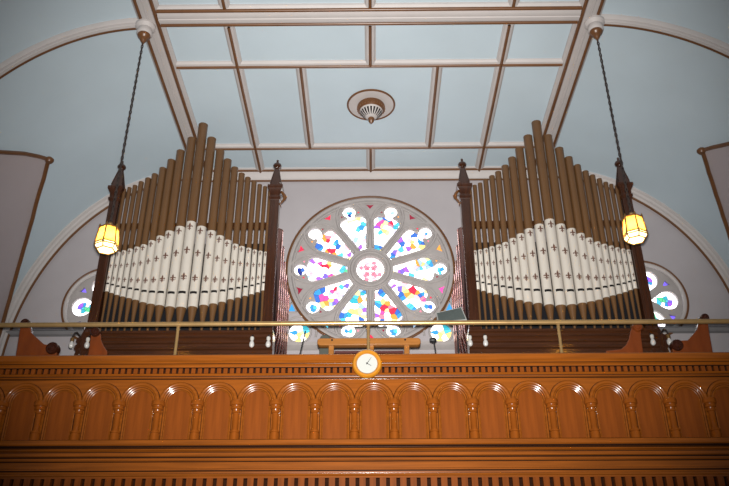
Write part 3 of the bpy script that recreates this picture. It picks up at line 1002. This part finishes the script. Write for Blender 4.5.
def make_organ(s, label):
    """s = -1 left, +1 right; local x grows outwards with s"""
    root = thing('pipe_organ', label, 'organ', (s * OCX, OY, GZ), 'pipe organ cases either side of the rose window')
    def B(b, name, m, bevel=0.0, par=None):
        o = b.build(name, m, par or root, bevel=bevel)
        return o
    Lo, Hi = -1.42, 1.35            # inner and outer ends in s-units
    X = lambda u: s * u
    def bx(b, u0, u1, y0, y1, z0, z1):
        b.box(min(X(u0), X(u1)), max(X(u0), X(u1)), y0, y1, z0 - GZ, z1 - GZ)
    # base: plinth and stacked impost mouldings (y relative to front plane)
    b = MB()
    bx(b, Lo + 0.06, Hi, -0.07, 0.15, 4.2, 5.70)
    bx(b, Lo + 0.16, Hi, 0.14, 1.6, 4.2, 5.70)
    prof = [(0.15, 6.16), (-0.13, 6.16), (-0.14, 6.15), (-0.14, 6.12), (-0.11, 6.105), (-0.10, 6.085), (-0.12, 6.08), (-0.12, 6.05), (-0.09, 6.035), (-0.075, 6.01), (-0.105, 6.005), (-0.105, 5.975), (-0.075, 5.96), (-0.07, 5.93), (-0.10, 5.925), (-0.10, 5.88), (-0.06, 5.865), (-0.06, 5.80), (-0.085, 5.795), (-0.085, 5.70), (0.15, 5.70)]
    b.prism([(y, z - GZ) for y, z in prof], 'X', X(Lo - 0.02), X(Hi))
    bx(b, Lo + 0.20, Hi, 0.1, 1.6, 5.69, 6.16)
    B(b, 'case_base', M['walnuth'])
    # towers
    for u, inner in ((-1.335, True), (1.295, False)):
        b = MB()
        bx(b, u - 0.075, u + 0.075, -0.075, 0.075, 6.16 if inner else 5.7, 8.50)
        bx(b, u - 0.055, u + 0.055, -0.085, 0.0, 6.3, 8.35)
        bx(b, u - 0.09, u + 0.09, -0.09, 0.09, 6.16, 6.26)
        tw = B(b, 'tower_post', M['walnut'], bevel=0.006)
        b = MB()
        def sq(z, h):
            return [(X(u) + a * h, c * h, z - GZ) for a, c in ((-1, -1), (1, -1), (1, 1), (-1, 1))]
        b.rings([sq(8.47, 0.078), sq(8.50, 0.095), (sq(8.54, 0.095)), sq(8.55, 0.08), sq(8.62, 0.085), sq(8.68, 0.115), sq(8.70, 0.125), sq(8.745, 0.125), sq(8.75, 0.09)], smooth=False)
        B(b, 'capital', M['walnut'], par=tw)
        b = MB()
        b.rings([sq(8.745, 0.095), sq(8.80, 0.085), sq(9.12, 0.03)], smooth=False)
        for k in range(4):
            aa, cc = ((-1, -1), (1, -1), (1, 1), (-1, 1))[k]
            b.tube([(X(u) + aa * 0.085, cc * 0.085, 8.80 - GZ), (X(u) + aa * 0.028, cc * 0.028, 9.12 - GZ)], 0.01, 6)
        B(b, 'spire', M['walnut'], par=tw)
        b = MB()
        b.lathe([(0.02, 9.11), (0.045, 9.125), (0.03, 9.14), (0.035, 9.15), (0.066, 9.17), (0.072, 9.195), (0.06, 9.22), (0.03, 9.24), (0.018, 9.25), (0.022, 9.27), (0.012, 9.285), (0.02, 9.30), (0.0, 9.325)], (X(u), 0, -GZ), 16)
        B(b, 'finial', M['walnut'], par=tw)
        if inner:
            # carved drop on the face towards the rose
            b = MB()
            ux = u - 0.10
            b.tube([(X(ux), -0.02, 8.66 - GZ), (X(ux - 0.045), -0.02, 8.60 - GZ), (X(ux - 0.05), -0.02, 8.52 - GZ), (X(ux - 0.015), -0.02, 8.46 - GZ), (X(ux + 0.02), -0.02, 8.42 - GZ)], [0.02, 0.028, 0.022, 0.018, 0.008], 8)
            b.tube([(X(ux - 0.04), -0.02, 8.62 - GZ), (X(ux - 0.075), -0.02, 8.56 - GZ), (X(ux - 0.07), -0.02, 8.50 - GZ)], [0.014, 0.018, 0.006], 8)
            b.tube([(X(ux + 0.02), -0.02, 8.43 - GZ), (X(ux - 0.005), -0.02, 8.36 - GZ)], [0.012, 0.004], 8)
            B(b, 'carved_bracket', M['bead'], par=tw)
        else:
            # scalloped bracket at the outer foot
            b = MB()
            uu = u + 0.07
            z = lambda q: q - GZ
            pl = [(0, 6.25), (0.03, 6.22), (0.055, 6.15), (0.075, 6.10), (0.12, 6.07), (0.13, 6.02), (0.10, 5.985), (0.135, 5.95), (0.14, 5.90), (0.105, 5.87), (0.12, 5.82), (0.10, 5.74), (0, 5.70)]
            b.prism([(X(uu + p[0]), z(p[1])) for p in pl], 'Y', -0.06, 0.02)
            B(b, 'scalloped_bracket', M['walnut'], par=tw)
    # frame behind the pipes
    b = MB()
    bx(b, -1.27, 1.27, 0.085, 0.14, 8.03, 8.14)
    B(b, 'cross_rail', M['walnuth'])
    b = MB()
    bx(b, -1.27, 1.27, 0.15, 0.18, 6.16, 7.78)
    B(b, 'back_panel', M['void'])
    for i in range(11):
        make_pipe(i, root, X(-OFF[i]), True)
        if i:
            make_pipe(i, root, X(OFF[i] * 0.955), False)
    # flat of polished pipes on the side towards the rose, falling away to the back
    for q in range(6):
        t = q / 5
        y = 0.20 + 1.28 * t
        zt = 8.04 - 0.56 * t - 0.10 * math.sin(PI * t)
        r = 0.104 - 0.012 * t
        b = MB()
        b.lathe([(0.012, 5.72), (0.016, 5.75), (r, 6.28), (r, zt - 0.01), (r * 1.04, zt - 0.01), (r * 1.04, zt), (r * 0.9, zt), (r * 0.9, zt - 0.06)], (X(-1.365 - 0.025 * t), y, -GZ), 32)
        B(b, 'side_pipe', M['tin'])
    b = MB()
    bx(b, -1.47, -1.28, 0.16, 1.6, 4.2, 5.72)
    B(b, 'side_chest', M['walnut'])
    return root


make_organ(-1, 'dark wood pipe organ case with bronze and ivory pipes, left of the rose window')
make_organ(1, 'dark wood pipe organ case with bronze and ivory pipes, right of the rose window')

# bulbs hung from the organ cases
BULB = [(-4.385, 'bare white bulb hanging outside left organ, beside the small round window'), (-4.155, 'bare white bulb at the outer end of the left organ base'),
        (-1.74, 'bare white bulb on left organ base, one in from its inner corner'), (-1.50, 'bare white bulb at the inner corner of the left organ base'),
        (1.45, 'bare white bulb at the inner corner of the right organ base'), (1.675, 'bare white bulb on right organ base, one in from its inner corner'),
        (4.11, 'bare white bulb at the outer end of the right organ base'), (4.35, 'bare white bulb hanging outside right organ, beside the small round window')]
for x, lab in BULB:
    outer_ = abs(x) > 4.3
    yb = 10.80
    zt = 6.03
    t = thing('light_bulb', lab, 'light bulb', (x, yb, zt), 'bare bulbs along the organ bases')
    s = 1 if x > 0 else -1
    b = MB()
    if outer_:
        b.tube([(-s * 0.06, 0.137, 0.06), (-s * 0.04, 0.02, 0.09), (-s * 0.02, 0, 0.07), (0, 0, 0.02), (0, 0, -0.02)], 0.011, 8)
    else:
        b.tube([(0, 0.078, 0.035), (0, 0.03, 0.03), (0, 0, 0.0), (0, 0, -0.02)], 0.011, 8)
    b.build('bracket', M['chain'], t)
    b = MB()
    b.lathe([(0.012, -0.005), (0.026, -0.012), (0.030, -0.03), (0.026, -0.06), (0.02, -0.065)], n=14)
    b.build('socket', M['brassd'] if outer_ else M['porcelain'], t)
    b = MB()
    b.lathe([(0.016, -0.06), (0.02, -0.075), (0.033, -0.10), (0.038, -0.125), (0.034, -0.15), (0.02, -0.168), (0.0, -0.174)], n=16)
    b.build('bulb', M['bulbglass'], t)

# ================================================================== HANGING LANTERNS
def hexring(r, z, rot=PI / 6):
    return [(r * math.cos(rot + k * PI / 3), r * math.sin(rot + k * PI / 3), z) for k in range(6)]


def amber(name, em, col):
    m = bpy.data.materials.new(name)
    m.use_nodes = True
    nt = m.node_tree
    nt.nodes.remove(nt.nodes['Principled BSDF'])
    out = nt.nodes['Material Output']
    tr = nt.nodes.new('ShaderNodeBsdfTranslucent')
    tr.inputs[0].default_value = (*col, 1)
    e = nt.nodes.new('ShaderNodeEmission')
    e.inputs[0].default_value = (*col, 1)
    e.inputs[1].default_value = em
    ad = nt.nodes.new('ShaderNodeAddShader')
    nt.links.new(tr.outputs[0], ad.inputs[0])
    nt.links.new(e.outputs[0], ad.inputs[1])
    nt.links.new(ad.outputs[0], out.inputs[0])
    return m


M['amber'] = amber('amber_lantern_glass', 0.55, (1.0, 0.52, 0.085))
M['amberw'] = amber('pale_lantern_glass', 1.2, (1.0, 0.86, 0.50))
LZ = 6.34          # bottom of the left lantern


def make_lantern(x, y, LZ, label):
    t = thing('hanging_lantern', label, 'lantern', (x, y, LZ), 'amber lanterns hung on chains from the ceiling')
    rot = PI / 6
    A, Bm, C, D = hexring(0.122, 0.31, rot), hexring(0.147, 0.085, rot), hexring(0.150, 0.055, rot), hexring(0.118, 0.0, rot)
    b = MB()
    for ring, r in ((A, 0.010), (Bm, 0.009), (C, 0.009), (D, 0.009)):
        for k in range(6):
            b.tube([ring[k], ring[(k + 1) % 6]], r, 6)
    for k in range(6):
        b.tube([A[k], Bm[k], C[k]], 0.010, 6)
        b.tube([C[k], D[k]], 0.008, 6)
        c = Vector(A[k])
        b.lathe([(0.012, -0.01), (0.016, 0.01), (0.010, 0.03), (0.0, 0.05)], c, 8)
    # crown
    b.lathe([(0.118, 0.31), (0.10, 0.325), (0.06, 0.335), (0.04, 0.355), (0.045, 0.37), (0.03, 0.385), (0.018, 0.41), (0.0, 0.42)], n=12)
    b.build('frame', M['brassd'], t)
    def shrink(p, f=0.985):
        return (p[0] * f, p[1] * f, p[2])
    for k in range(6):
        b = MB()
        j = (k + 1) % 6
        b.poly([shrink(A[k]), shrink(A[j]), shrink(Bm[j]), shrink(Bm[k])])
        b.build('side_pane', M['amber'], t)
    b = MB()
    for k in range(6):
        j = (k + 1) % 6
        b.poly([shrink(Bm[k]), shrink(Bm[j]), shrink(C[j]), shrink(C[k])])
        b.poly([shrink(C[k]), shrink(C[j]), shrink(D[j]), shrink(D[k])])
    b.poly([(p[0], p[1], p[2] + 0.003) for p in D])
    b.build('lower_pane', M['amberw'], t, fix=False)
    pl = bpy.data.lights.new('lantern_lamp', 'POINT')
    pl.energy = 6
    pl.color = (1.0, 0.80, 0.48)
    pl.shadow_soft_size = 0.04
    po = bpy.data.objects.new('lamp', pl)
    COL.objects.link(po)
    po.parent = t
    po.location = (0, 0, 0.17)
    # chain of links up to the ceiling
    b = MB()
    top = H - 0.45 - LZ
    z = 0.40
    k = 0
    L = 0.055
    while z < top:
        pts = []
        for q in range(12):
            a = 2 * PI * q / 12
            u, v = 0.013 * math.cos(a), L * 0.62 * math.sin(a)
            pts.append((u if k % 2 == 0 else 0, 0 if k % 2 == 0 else u, z + L / 2 + v))
        b.tube(pts, 0.008, 6, closed=True)
        z += L
        k += 1
    b.build('chain', M['chain'], t)
    # ceiling boss
    zt = H - LZ
    b = MB()
    b.lathe([(0.0, zt - 0.11), (0.15, zt - 0.11), (0.15, zt - 0.15), (0.13, zt - 0.17), (0.105, zt - 0.19), (0.115, zt - 0.23), (0.115, zt - 0.28), (0.10, zt - 0.30), (0.0, zt - 0.30)], n=24)
    b.build('ceiling_boss', M['trim'], t)
    b = MB()
    b.lathe([(0.0, zt - 0.295), (0.092, zt - 0.295), (0.098, zt - 0.315), (0.085, zt - 0.345), (0.062, zt - 0.360), (0.055, zt - 0.380), (0.05, zt - 0.400), (0.035, zt - 0.425), (0.02, zt - 0.445), (0.012, zt - 0.480), (0.0, zt - 0.490)], n=20)
    b.build('canopy', M['bead'], t)
    return t


make_lantern(-3.325, 8.70, LZ, 'glowing amber six-sided lantern hanging on chain before the left organ')
make_lantern(3.345, 8.70, LZ + 0.10, 'glowing amber six-sided lantern hanging on chain before the right organ')

# ================================================================== CEILING VENT ROSETTE
rs = thing('ceiling_vent', 'round white ceiling vent with bronze rings, fan grille and drop finial', 'ceiling vent', (0.03, 10.72, H))
b = MB()
b.lathe([(0.0, 0.0), (0.405, 0.0), (0.405, -0.012), (0.36, -0.022), (0.23, -0.03), (0.0, -0.03)], n=48)
b.build('plate', M['trim'], rs)
b = MB()
b.tube([(0.40 * math.cos(2 * PI * k / 48), 0.40 * math.sin(2 * PI * k / 48), -0.012) for k in range(48)], 0.018, 8, closed=True)
b.build('outer_ring', M['bead'], rs)
b = MB()
b.lathe([(0.225, -0.025), (0.238, -0.05), (0.235, -0.075), (0.222, -0.12), (0.205, -0.15), (0.195, -0.145)], n=40, cap=False)
for k in range(28):
    a = 2 * PI * k / 28
    b.lathe([(0.0, -0.030), (0.014, -0.016), (0.018, 0.0), (0.014, 0.016), (0.0, 0.030)], (0.228 * math.cos(a), 0.228 * math.sin(a), -0.095), 8)
b.build('pierced_collar', M['bead'], rs)
b = MB()
b.lathe([(0.20, -0.14), (0.19, -0.165), (0.15, -0.225), (0.09, -0.275), (0.05, -0.295), (0.0, -0.30)], n=40)
b.mi = 1
for k in range(20):
    a = 2 * PI * k / 20
    ca, sa = math.cos(a), math.sin(a)
    pts = []
    for (r, z, hw) in ((0.186, -0.174, 0.017), (0.152, -0.226, 0.013), (0.098, -0.272, 0.005)):
        pts.append((r, z, hw))
    L_ = [(r * ca - hw * sa, r * sa + hw * ca, z) for r, z, hw in pts]
    R_ = [(r * ca + hw * sa, r * sa - hw * ca, z) for r, z, hw in pts]
    b.poly([L_[0], R_[0], R_[1], L_[1]])
    b.poly([L_[1], R_[1], R_[2], L_[2]])
b.build('fan_grille', [M['trim'], M['slit']], rs, fix=False)
b = MB()
b.lathe([(0.0, -0.285), (0.05, -0.29), (0.058, -0.315), (0.045, -0.34), (0.048, -0.355), (0.03, -0.385), (0.0, -0.415)], n=16)
b.build('finial', M['bead'], rs)

# ================================================================== THINGS ON THE GALLERY
def roundel(b, x, z, r, y):
    b.lathe([(0.0, 0.02), (r * 0.95, 0.02), (r, 0.0), (r * 0.98, -0.085), (r * 0.86, -0.10), (r * 0.78, -0.088), (r * 0.55, -0.088), (r * 0.45, -0.10), (r * 0.2, -0.105), (0.0, -0.105)], (x, y, z), 22, 'Y')


def pew_end(label, pix, discs, Y, thick=0.09, cap=None):
    pts = [at(px, py, Y) for px, py in pix]
    x0 = sum(p.x for p in pts) / len(pts)
    t = thing('pew_end', label, 'pew end', (x0, Y, GZ), 'carved wooden pew ends behind the brass rail')
    pl = [(p.x - x0, p.z - GZ) for p in pts]
    zmin = min(p[1] for p in pl)
    # stand it on the gallery floor
    pl = [(x, 0.0 if z < zmin + 0.06 else z) for x, z in pl]
    b = MB().prism(pl, 'Y', 0, thick)
    b.build('side_panel', M['pew'], t, bevel=0.008)
    for px, py, r, m in discs:
        p = at(px, py, Y)
        b = MB()
        roundel(b, p.x - x0, p.z - GZ, r, 0.06)
        b.build('scroll', M[m], t)
    return t


PY = 9.75
pew_end('red wood pew end with sloping arm and dark scroll at far left', [(20, 358), (20.6, 324), (22.5, 321), (27, 321), (30, 324), (30.8, 332), (36, 337), (44, 344), (50, 345), (57, 350), (58.5, 358)], [(25.6, 323.5, 0.062, 'pewd'), (52.5, 348.5, 0.085, 'pewd')], PY)
pew_end('red wood pew end with dark knob in front of left organ outer tower', [(88, 358), (89.5, 345), (90.5, 337), (91.5, 330), (96, 327.5), (100, 331), (101, 340), (103.5, 346), (107, 351), (113, 358)], [(95.7, 332.5, 0.066, 'pewd')], PY)
pew_end('red wood pew end with round boss in front of right organ outer tower', [(605, 358), (606, 350.5), (613, 350), (621, 349), (626, 345), (629, 339), (630.5, 331), (633, 325), (638, 322.5), (642, 326), (641, 335), (640.8, 358)], [(637, 327.5, 0.068, 'pew')], PY)
pew_end('red wood pew end with sloping arm and dark scroll at far right', [(673, 358), (672, 346), (679, 340.5), (688, 340), (697.3, 329.5), (698, 324.5), (701, 318), (704, 315.5), (708, 319), (709, 330), (710.5, 358)], [(704.5, 318.0, 0.055, 'pewd'), (677, 345.5, 0.08, 'pewd')], PY)

# wooden rack behind the clock
RKY = 9.85
L, R_ = at(317.5, 345, RKY), at(420.5, 345, RKY)
zt, zb = at(368, 339.5, RKY).z, at(368, 346.5, RKY).z
rk = thing('wooden_rack', 'long pale wooden rack beam on posts behind the clock', 'rack', ((L.x + R_.x) / 2, RKY, GZ))
hw = (R_.x - L.x) / 2
b = MB()
b.prism([(-hw, zb - GZ + 0.02), (-hw + 0.03, zb - GZ), (hw - 0.03, zb - GZ), (hw, zb - GZ + 0.02), (hw, zt - GZ - 0.02), (hw - 0.03, zt - GZ), (-hw + 0.03, zt - GZ), (-hw, zt - GZ - 0.02)], 'Y', -0.06, 0.06)
tb = b.build('top_beam', M['pine'], rk, bevel=0.01)
for x in (-0.49, 0.48):
    b = MB()
    b.lathe([(0.0, -0.062), (0.014, -0.062), (0.014, -0.05), (0.0, -0.05)], (x, 0, (zt + zb) / 2 - GZ + 0.02), 10, 'Y')
    b.build('peg_hole', M['slit'], tb)
for x in (-0.50, 0.03, 0.50):
    b = MB().box(x - 0.035, x + 0.035, -0.03, 0.04, 0, zb - GZ + 0.01)
    b.build('post', M['pine'], rk, bevel=0.006)
for z in (-0.075, -0.135, -0.20):
    b = MB().box(-0.46, 0.46, 0.05, 0.08, zb - GZ + z, zb - GZ + z + 0.035)
    b.build('slat', M['maroon'], rk)
b = MB().box(-0.50, 0.50, 0.04, 0.08, zb - GZ - 0.6, zb - GZ - 0.22)
b.build('lower_panel', M['maroon'], rk)

# dark chair back seen past the rack's left end
p = at(325.0, 338.0, 10.3)
ch = thing('chair', 'dark chair with rounded back peeking over left end of wooden rack', 'chair', (p.x, 10.3, GZ))
hz = at(325, 334.5, 10.3).z - GZ
b = MB()
b.prism([(-0.075, 1.2), (0.075, 1.2)] + circ(0, hz - 0.07, 0.075, 14, 0, PI, True), 'Y', 0, 0.05)
b.build('backrest', M['felt'], ch, bevel=0.012)
b = MB().box(-0.2, 0.2, -0.36, 0.02, 0.66, 0.72)
b.build('seat', M['felt'], ch, bevel=0.015)
for x in (-0.17, 0.17):
    for y in (-0.33, 0.0):
        b = MB()
        b.tube([(x, y, 0), (x, y, 0.67)], 0.015, 8)
        b.build('leg', M['black'], ch)
b = MB()
b.tube([(0, 0.025, 0.66), (0, 0.025, 1.3)], 0.02, 8)
b.build('back_support', M['black'], ch)

# music stand with a tilted board, right of the rose
MY = 10.55
c = [at(px, py, MY) for px, py in ((437, 310.5), (462, 305), (466, 321), (438, 323))]
mx = at(457.5, 330, MY).x
ms = thing('music_stand', 'grey tilted music stand board before the right side of rose window', 'music stand', (mx, MY, GZ))
b = MB()
lc = [Vector((p.x - mx, (0.10 if i < 2 else -0.04), p.z - GZ)) for i, p in enumerate(c)]
nrm = (lc[1] - lc[0]).cross(lc[3] - lc[0]).normalized() * 0.008
b.rings([[p - nrm for p in lc], [p + nrm for p in lc]], smooth=False)
bo = b.build('board', M['desk'], ms)
b = MB()
for i in range(4):
    b.tube([lc[i], lc[(i + 1) % 4]], 0.011, 6)
b.build('board_rim', M['greyedge'], bo)
b = MB()
b.tube([(0, 0.03, 0.08), (0, 0.03, lc[2].z + 0.08)], 0.012, 8)
b.build('pole', M['black'], ms)
for k in range(3):
    a = k * 2 * PI / 3 + 0.4
    b = MB()
    b.tube([(0, 0.03, 0.22), (0.24 * math.cos(a), 0.03 + 0.24 * math.sin(a), 0.01)], 0.010, 8)
    b.build('leg', M['black'], ms)

# microphone stands either side of the rack
def mic_stand(label, pA, pB, knob, Y):
    A, B_ = at(*pA, Y), at(*pB, Y)
    t = thing('microphone_stand', label, 'microphone stand', (B_.x, Y, GZ), 'slim black microphone stands in front of the rose window')
    d = Vector((A.x - B_.x, 0, A.z - B_.z))
    z1 = B_.z - GZ - 0.25
    b = MB()
    b.tube([(0, 0, 0.03), (0, 0, z1)], 0.013, 8)
    b.build('pole', M['black'], t)
    b = MB()
    b.tube([(-d.x * 0.9, 0, z1 - 0.02), (0, 0, z1), (d.x, 0, B_.z - GZ + d.z)], 0.010, 8)
    bm_ = b.build('boom', M['black'], t)
    b = MB()
    b.lathe([(0.0, 0.0), (0.16, 0.0), (0.16, 0.015), (0.05, 0.03), (0.02, 0.05), (0.0, 0.05)], n=24)
    b.build('base', M['black'], t)
    if knob:
        K = at(*knob, Y)
        b = MB()
        b.lathe([(0.0, -0.05), (0.022, -0.045), (0.035, -0.01), (0.035, 0.02), (0.02, 0.045), (0.0, 0.05)], (K.x - B_.x, 0, K.z - GZ), 12, 'X')
        b.build('microphone', M['black'], t)
    return t


mic_stand('slim black stand with leaning boom before the left roundel', (305.5, 331), (297, 353), None, 10.2)
mic_stand('slim black stand with round microphone before the right roundel', (433.5, 338), (437.5, 353), (433, 340), 10.2)
